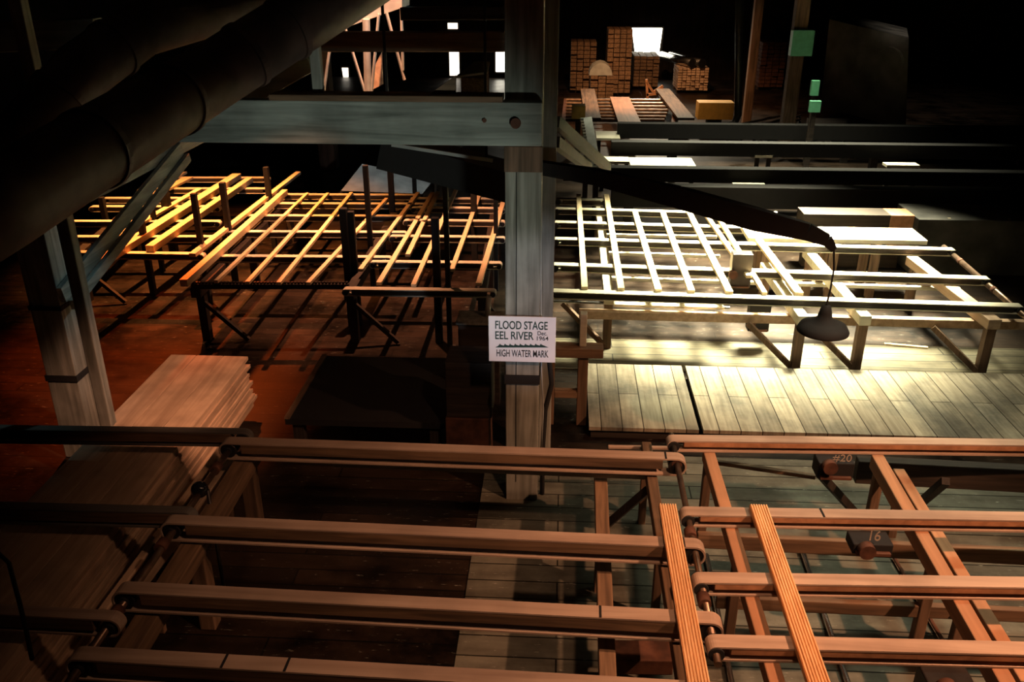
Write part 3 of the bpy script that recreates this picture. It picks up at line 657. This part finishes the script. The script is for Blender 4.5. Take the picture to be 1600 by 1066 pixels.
# ------------------------------------------------------------------ dark middle: bench, boxes by the post
a = U(445, 655, .42); b = U(500, 556, .42)
t = thing('work_bench', (-1.8, 7.4, 0), 'low dark bench with a worn edge in the shadow left of the sign post', 'bench')
xr_ = U(700, 640, .42).x
MB().box((U(445, 655, .42).x, a.y, .36), (xr_, b.y, .42)).build('top', M['black'], t)
for x in (a.x+.1, xr_-.1):
    for y in (a.y+.1, b.y-.1): MB().box((x-.05, y-.05, 0), (x+.05, y+.05, .359)).build('leg', M['darkv'], t)
MB().bar((a.x+.02, a.y, .43), (a.x+.02, b.y, .43), .05, .02).build('edge_strip', M['brown'], t)
Y = 6.95
a = W(697, 690, Y); b = W(762, 570, Y)
t = thing('wooden_crate', ((a.x+b.x)/2, Y, 0), 'dark red-brown crate standing on the floor left of the sign post', 'crate')
zm = W(730, 655, Y).z
bev(MB().box((a.x, Y, .0), (b.x, Y+.45, zm)).build('lower_box', M['rust'], t)); bev(MB().box((a.x+.01, Y+.02, zm+.001), (b.x+.03, Y+.4, b.z)).build('upper_box', M['dark'], t))
Y = 8.3
a = W(716, 530, Y); b = W(765, 503, Y)
t = thing('motor_stand', ((a.x+b.x)/2, Y, 0), 'dark motor stand with a pale ledge behind the left edge of the sign', 'stand')
bev(MB().box((a.x, Y, 0), (b.x+.1, Y+.3, b.z-.03)).build('body', M['dark'], t)); bev(MB().box((a.x-.02, Y-.04, b.z-.029), (b.x+.15, Y+.3, b.z)).build('ledge', M['washv'], t))
MB().tube([W(760, 500, Y-.02)+Vector((0, .15, 0)), W(762, 472, Y-.02)+Vector((0, .15, 0))], .03, 12).build('valve', M['sheet'], t, True)
# stepped frame right of the post
Y = 7.9
t = thing('side_stand', (wx(910, 600, Y), Y, 0), 'open timber stand with a jutting shelf beam between sign post and platform', 'stand')
a = W(868, 556, Y); b = W(943, 543, Y); bev(MB().box((a.x, Y-.05, a.z), (b.x, Y+.12, b.z)).build('shelf_beam', M['brownx'], t))
a2 = W(905, 545, Y); b2 = W(918, 492, Y); bev(MB().box((a2.x, Y, b.z+.001), (b2.x, Y+.1, b2.z)).build('pale_post', M['pale'], t))
bev(MB().box((wx(902, 600, Y), Y, 0), (wx(918, 600, Y), Y+.1, a.z-.001)).build('leg', M['brownv'], t))
a3 = W(866, 622, Y); b3 = W(902, 613, Y); bev(MB().box((a3.x, Y, a3.z), (b3.x-.001, Y+.1, b3.z)).build('rung', M['brownx'], t))
bev(MB().box((a3.x-.1, Y, 0), (a3.x-.001, Y+.1, a.z-.001)).build('leg', M['brownv'], t))
o = MB().tube([Vector((W(848, 700, YP+.1).x, YP+.1, .0)), W(848, 700, YP+.1), W(852, 640, YP+.1), W(862, 600, YP+.1), W(858, 560, YP+.1), W(850, 520, YP+.1)], .022, 10).build('hose', M['black'], None, True); tag(o, 'thick black hose hanging down the right side of the sign post', 'hose')
o = MB().tube([W(846, 700, YP+.02), W(849, 640, YP+.02), W(846, 580, YP+.02), W(845, 400, YP+.02), W(845, 100, YP+.02)], .006, 8).build('cable', M['sheet'], None, True); tag(o, 'thin pale cable running down the right edge of the sign post', 'cable')

# ------------------------------------------------------------------ behind the right deck: dark transfer frames
def long_beam(name, label, A, B, Y, th, dep=.25, mat='dark', legs=True, LE=(.12, .5, .88)):
    a = W(A[0], A[1], Y); b = W(B[0], B[1], Y); zc = (a.z+b.z)/2
    t = thing(name, ((a.x+b.x)/2, Y, 0), label, 'beam')
    bev(MB().box((a.x, Y, zc-th/2), (b.x, Y+dep, zc+th/2)).build('girder', M['black'], t))
    if legs:
        for k in LE:
            x = a.x+(b.x-a.x)*k; MB().box((x-.07, Y+.05, 0), (x+.07, Y+.2, zc-th/2-.001)).build('leg', M['darkv'], t)
    return t
long_beam('transfer_girder', 'dark girder directly behind the far right deck', (955, 316), (1900, 311), 14.4, .36, LE=(.03,))
long_beam('transfer_girder', 'dark girder with small bright gaps beneath, second behind the right deck', (880, 281), (1800, 275), 16.2, .26)
long_beam('transfer_girder', 'dark girder crossed by thin struts, third behind the right deck', (955, 236), (1800, 238), 18.4, .28)
long_beam('transfer_girder', 'dark girder farthest behind the right deck, below the yellow box', (965, 207), (1700, 210), 20.5, .34)
def slab(name, lab, x0, y0, x1, y1, z, mat='pale', th=.05, group=None):
    a = U(x0, y1, z); b = U(x1, y0, z); c = U(x0, y0, z)
    o = MB().box((a.x, a.y, z-th), (b.x, b.y, z)).build(name, M[mat]); return tag(o, lab, 'board', group)
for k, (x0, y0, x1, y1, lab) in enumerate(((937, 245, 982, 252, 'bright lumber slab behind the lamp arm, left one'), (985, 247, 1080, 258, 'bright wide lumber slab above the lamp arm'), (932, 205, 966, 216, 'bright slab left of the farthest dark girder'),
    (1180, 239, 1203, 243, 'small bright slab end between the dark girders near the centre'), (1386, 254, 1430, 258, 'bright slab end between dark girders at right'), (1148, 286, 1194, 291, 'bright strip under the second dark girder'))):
    a = U(x0, y1, .6)  # pale slabs stand in for bright gaps between the girders
    t = thing('gap_slab', (a.x, a.y, 0), lab, 'board'); b = U(x1, y0, .6)
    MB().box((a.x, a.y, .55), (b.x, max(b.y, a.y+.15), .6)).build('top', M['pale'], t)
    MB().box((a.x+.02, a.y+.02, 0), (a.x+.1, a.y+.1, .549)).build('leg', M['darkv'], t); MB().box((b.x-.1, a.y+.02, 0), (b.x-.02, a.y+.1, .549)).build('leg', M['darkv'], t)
# ladder rail and diagonal struts right of the post
a = W(918, 185, 17); b = W(932, 262, 15.5)
t = thing('toothed_rail', (b.x, b.y, 0), 'pale toothed rail sloping behind the sign post at right', 'rail')
MB().bar(a, b, .16, .05, (0, -1, .3)).build('bar', M['sheet'], t)
m = MB()
for k in range(16):
    c = a.lerp(b, (k+.5)/16); m = MB(); m.box((c.x-.14, c.y-.02, c.z-.03), (c.x-.079, c.y+.02, c.z+.03)); m.build('tooth', M['sheet'], t)
MB().box((b.x-.05, b.y+.03, 0), (b.x+.05, b.y+.12, b.z+.05)).build('leg', M['darkv'], t); MB().box((a.x-.05, a.y+.05, 0), (a.x+.05, a.y+.14, a.z)).build('leg', M['darkv'], t)
for (xa_, ya_, xb_, yb_, lab) in ((868, 190, 950, 262, 'upper brown diagonal strut right of the sign post'), (868, 222, 920, 262, 'lower brown diagonal strut right of the sign post')):
    o = MB().bar(W(xa_, ya_, 7.3), W(xb_, yb_, 9.6), .07, .09).build('diagonal_strut', M['dark']); tag(o, lab, 'strut')
for (xa_, ya_, xb_, yb_, k) in ((1140, 198, 1255, 176, 0), (1160, 202, 1262, 181, 1), (1180, 204, 1262, 187, 2), (1190, 209, 1240, 195, 3)):
    a = U(xa_, ya_, .5); b = U(xb_-12, yb_, .5); o = thing('slide_rail', (a.x, a.y, 0), 'thin slanting steel rail in front of the grey tank, %s from the top' % ORD[k], 'rail', 'slanting rails by the tank')
    MB().tube([a, b], .035, 8).build('rail', M['shaft'], o)
    for c in (a, b): MB().box((c.x-.03, c.y-.02, 0), (c.x+.03, c.y+.02, c.z-.034)).build('leg', M['dark'], o)

# far lumber stacks
def stack(lab, x0, ytop, x1, ybot, mat='lumberp', n=8, dep=1.6, m_cols=4, base_y=None):
    a = U(x0, ybot, 0); Y = a.y; b = W(x1, ytop, Y); x1w = W(x1, ybot, Y).x
    t = thing('lumber_stack', ((a.x+x1w)/2, Y, 0), lab, 'lumber stack'); m = MB(); h = (b.z-.1)/n; cw = (x1w-a.x)/m_cols
    for i in range(n):
        for j in range(m_cols):
            jit = random.uniform(-.06, .06); g = .012
            m.box((a.x+j*cw+g, Y+jit, .1+i*h+.01), (a.x+(j+1)*cw-g, Y+dep+jit, .1+(i+1)*h-.008))
    o = m.build('boards', M[mat], t); o['kind'] = 'stuff'
    m = MB()
    for k in (.15, .8): MB().box((a.x, Y+dep*k, 0), (x1w, Y+dep*k+.12, .099)).build('bearer', M['dark'], t)
stack('tall dark lumber stack left of the far bright opening', 946, 46, 984, 150, 'brown', 14, 1.3)
stack('pale-topped lumber stack at far left of the yard behind the post', 890, 66, 930, 146, 'brown', 12, 1.3)
stack('small lumber stack in front of the far yard with a grey cover', 921, 118, 958, 160, 'brown', 6, .9, m_cols=3)
stack('square lumber stack with bright ends in the far yard', 1057, 106, 1105, 146, 'lumberp', 9, 1.4, 7)
stack('dark lumber stack below the far bright opening', 988, 88, 1028, 140, 'brown', 9)
a = W(921, 104, U(900, 160, 0).y); b = W(958, 92, U(900, 160, 0).y)
t = thing('metal_cover', a, 'grey curved metal cover over the small lumber stack', 'cover')
YC = U(921, 160, 0).y
pts = []
for k in range(9):
    g = math.pi*k/8; cx_ = (a.x+b.x)/2; pts.append((cx_-(b.x-a.x)/2*math.cos(g), YC, W(940, 118, YC).z+.002+math.sin(g)*.38))
MB().prism(pts, (0, .9, 0)).build('shell', M['sheet'], t)
# pair of pipes on square stack
Yq = U(1057, 146, 0).y
for k, px in enumerate((1082, 1097)):
    c = W(px, 104, Yq-.1); c.z = W(1080, 106, Yq).z+.16
    t = thing('steel_tube', c, 'shiny tube end lying on the square far stack, %s' % ('left one' if k == 0 else 'right one'), 'tube')
    MB().tube([c, c+Vector((-.8, 2.4, 0))], .15, 20).build('wall', M['bright'], t, True)
# yellow box, conveyor slats, trough
Yq = 24.0
def bx(name, lab, cat, L, T, R, B, Y, dep, mat, foot=True):
    a = W(L, B, Y); b = W(R, T, Y); t = thing(name, ((a.x+b.x)/2, Y, 0 if foot else a.z), lab, cat)
    bev(MB().box((a.x, Y, a.z), (b.x, Y+dep, b.z)).build('body', M[mat], t))
    if foot and a.z > .05: MB().box((a.x+(b.x-a.x)*.3, Y+dep*.2, 0), (a.x+(b.x-a.x)*.7, Y+dep*.8, a.z-.001)).build('foot', M['dark'], t)
    return t
bx('yellow_guard', 'yellow sheet metal guard in the far yard', 'guard', 1090, 161, 1148, 187, 23.5, .5, 'yellow')
bx('yellow_guard', 'small yellow guard at the left of the far roller bed', 'guard', 893, 166, 915, 186, 21.0, .4, 'yellow')
bx('control_cabinet', 'green electrical cabinet on a post at upper right', 'cabinet', 1235, 48, 1274, 88, 21.0, .25, 'green', False)
a = W(1243, 88, 21.0)
o = MB().box((a.x-.05, 21.24, 0), (a.x+.25, 21.5, W(1250, -30, 21).z)).build('cabinet_post', M['brownv']); tag(o, 'brown post carrying the green cabinet', 'post')
bx('small_cabinet', 'small green panel below the green cabinet beside the tank', 'cabinet', 1266, 126, 1282, 150, 20.2, .1, 'green')
bx('drum_lid', 'pale square panel at the foot of the grey tank', 'panel', 1264, 158, 1284, 176, 19.8, .1, 'green')
Yt = 23.6
P = [W(1296, 30, Yt), W(1420, 60, Yt-2), W(1415, 205, Yt-2), W(1282, 165, Yt)]
t = thing('storage_tank', ((P[3].x+P[2].x)/2, Yt, 0), 'large grey stained tank wall with chalk loops at upper right', 'tank')
MB().prism(P, (1.0, 3.0, 0)).build('shell', M['tank'], t)
zl = min(P[2].z, P[3].z)
MB().box((P[3].x+.1, Yt-1, 0), (P[2].x+.4, Yt+1.5, zl-.3)).build('plinth', M['dark'], t)
for (cx_, cy_, rw, rh) in ((1352, 85, 13, 30), (1392, 100, 20, 36)):
    pts = []
    for k in range(13):
        g = math.pi*k/12; px = cx_-rw*math.cos(g); py = cy_-rh*math.sin(g)*.75; f_ = (px-1296)/124; pts.append(W(px, py, Yt-2*f_-.03))
    pts = [W(cx_-rw, cy_+45, Yt-2*((cx_-rw-1296)/124)-.03)]+pts
    MB().tube(pts, .035, 6).build('chalk_loop', plain('faded_chalk', (.2, .19, .17), .9), t)
# far roller bed
rbed = thing('roller_bed', U(970, 170, 0), 'long bed of steel rollers across the far yard, behind the dark girders', 'roller bed')
for i in range(7):
    y = 156+i*5.2
    MB().tube([U(884, y, .5), U(1050-2*i, y+1.2, .5)], .05, 8).build('roller', M['shaft'], rbed)
for xq in (884, 1056):
    a = U(xq, 153, .5); b = U(xq-4, 190, .5)
    MB().bar((a.x, a.y, .42), (b.x, b.y, .42), .1, .14).build('side_rail', M['rust'], rbed)
    for k in (.05, .95):
        c = a.lerp(b, k); MB().box((c.x-.05, c.y-.05, 0), (c.x+.05, c.y+.05, .349)).build('leg', M['dark'], rbed)
for (A, B, lab) in (((968, 153), (985, 196), 'reddish plank walkway across the far roller bed, left one'), ((1035, 140), (1072, 186), 'grey plank ramp leading to the far bright opening'), ((918, 140), (926, 186), 'dark upright plank across the left of the far roller bed')):
    a = U(*A, .62); b = U(*B, .62); o = MB().bar(a, b, .42 if A[0] != 968 else .55, .06).build('walk_plank', M['orange'] if A[0] == 968 else M['brown']); tag(o, lab, 'plank')
# orange trestle
Yr = 27.8
t = thing('trestle', W(1010, 150, Yr), 'small orange trestle in front of the dark far stack', 'trestle')
for (xa_, ya_, xb_, yb_) in ((1010, 124, 1012, 162), (1010, 128, 1020, 143), (1020, 145, 1036, 134), (1010, 148, 1032, 146), (1034, 134, 1035, 162)):
    MB().bar(W(xa_, ya_, Yr), W(xb_, yb_, Yr), .07, .09, (0, 1, 0)).build('bar', M['orange'], t)
# hoist pipe
o = MB().tube([W(1156, -40, 21.5), W(1154, 110, 21.5), W(1153, 180, 21.5), W(1147, 194, 21.5), W(1130, 199, 21.3)], .09, 14).build('stand_pipe', M['steel'], None, True); tag(o, 'vertical dark pipe with a curved foot right of the yellow guard', 'pipe')
upright('yard_column', 'dark post with a thin lit edge left of the green cabinet', 1192, -40, 135, 24.5, .22, 'brownv', zbot=0)
P0 = U(1186, 135, 0)
stack('reddish lumber stack leaning behind the dark yard post', 1183, 66, 1222, 141, 'rust', 12, 1.2)
# items seen in the upper left window
tp = [W(712, 119, 22), W(742, 96, 24), W(765, 96, 24), W(762, 112, 22)]
t = thing('lumber_load', (tp[0].x, 22, 0), 'pale load of lumber seen above the cross beam left of the post', 'lumber')
MB().prism(tp, (0, 0, -.05)).build('top_layer', M['pale'], t)
MB().box((tp[0].x+.1, 22.2, 0), (tp[3].x-.1, 23.6, tp[0].z-.06)).build('lower_layers', M['brown'], t)
MB().prism([W(578, 142, 12.1), W(582, 110, 12.1), W(596, 82, 12.1), W(598, 132, 12.1)], (0, .05, 0)).build('gusset_plate', M['lumberp'], hop)
zc_ = zB1+.046; yq = YP-.1
pa = W(672, 152, yq); pb = W(712, 118, yq); pc = W(712, 152, yq)
o = MB().prism([(pa.x, yq, zc_), (pb.x, yq, pb.z), (pc.x, yq, zc_)], (0, .04, 0)).build('wedge_board', M['brownx']); tag(o, 'brown triangular board standing on top of the cross beam', 'board')

for o in bpy.data.objects:
    if '_o' in o.keys(): del o['_o']
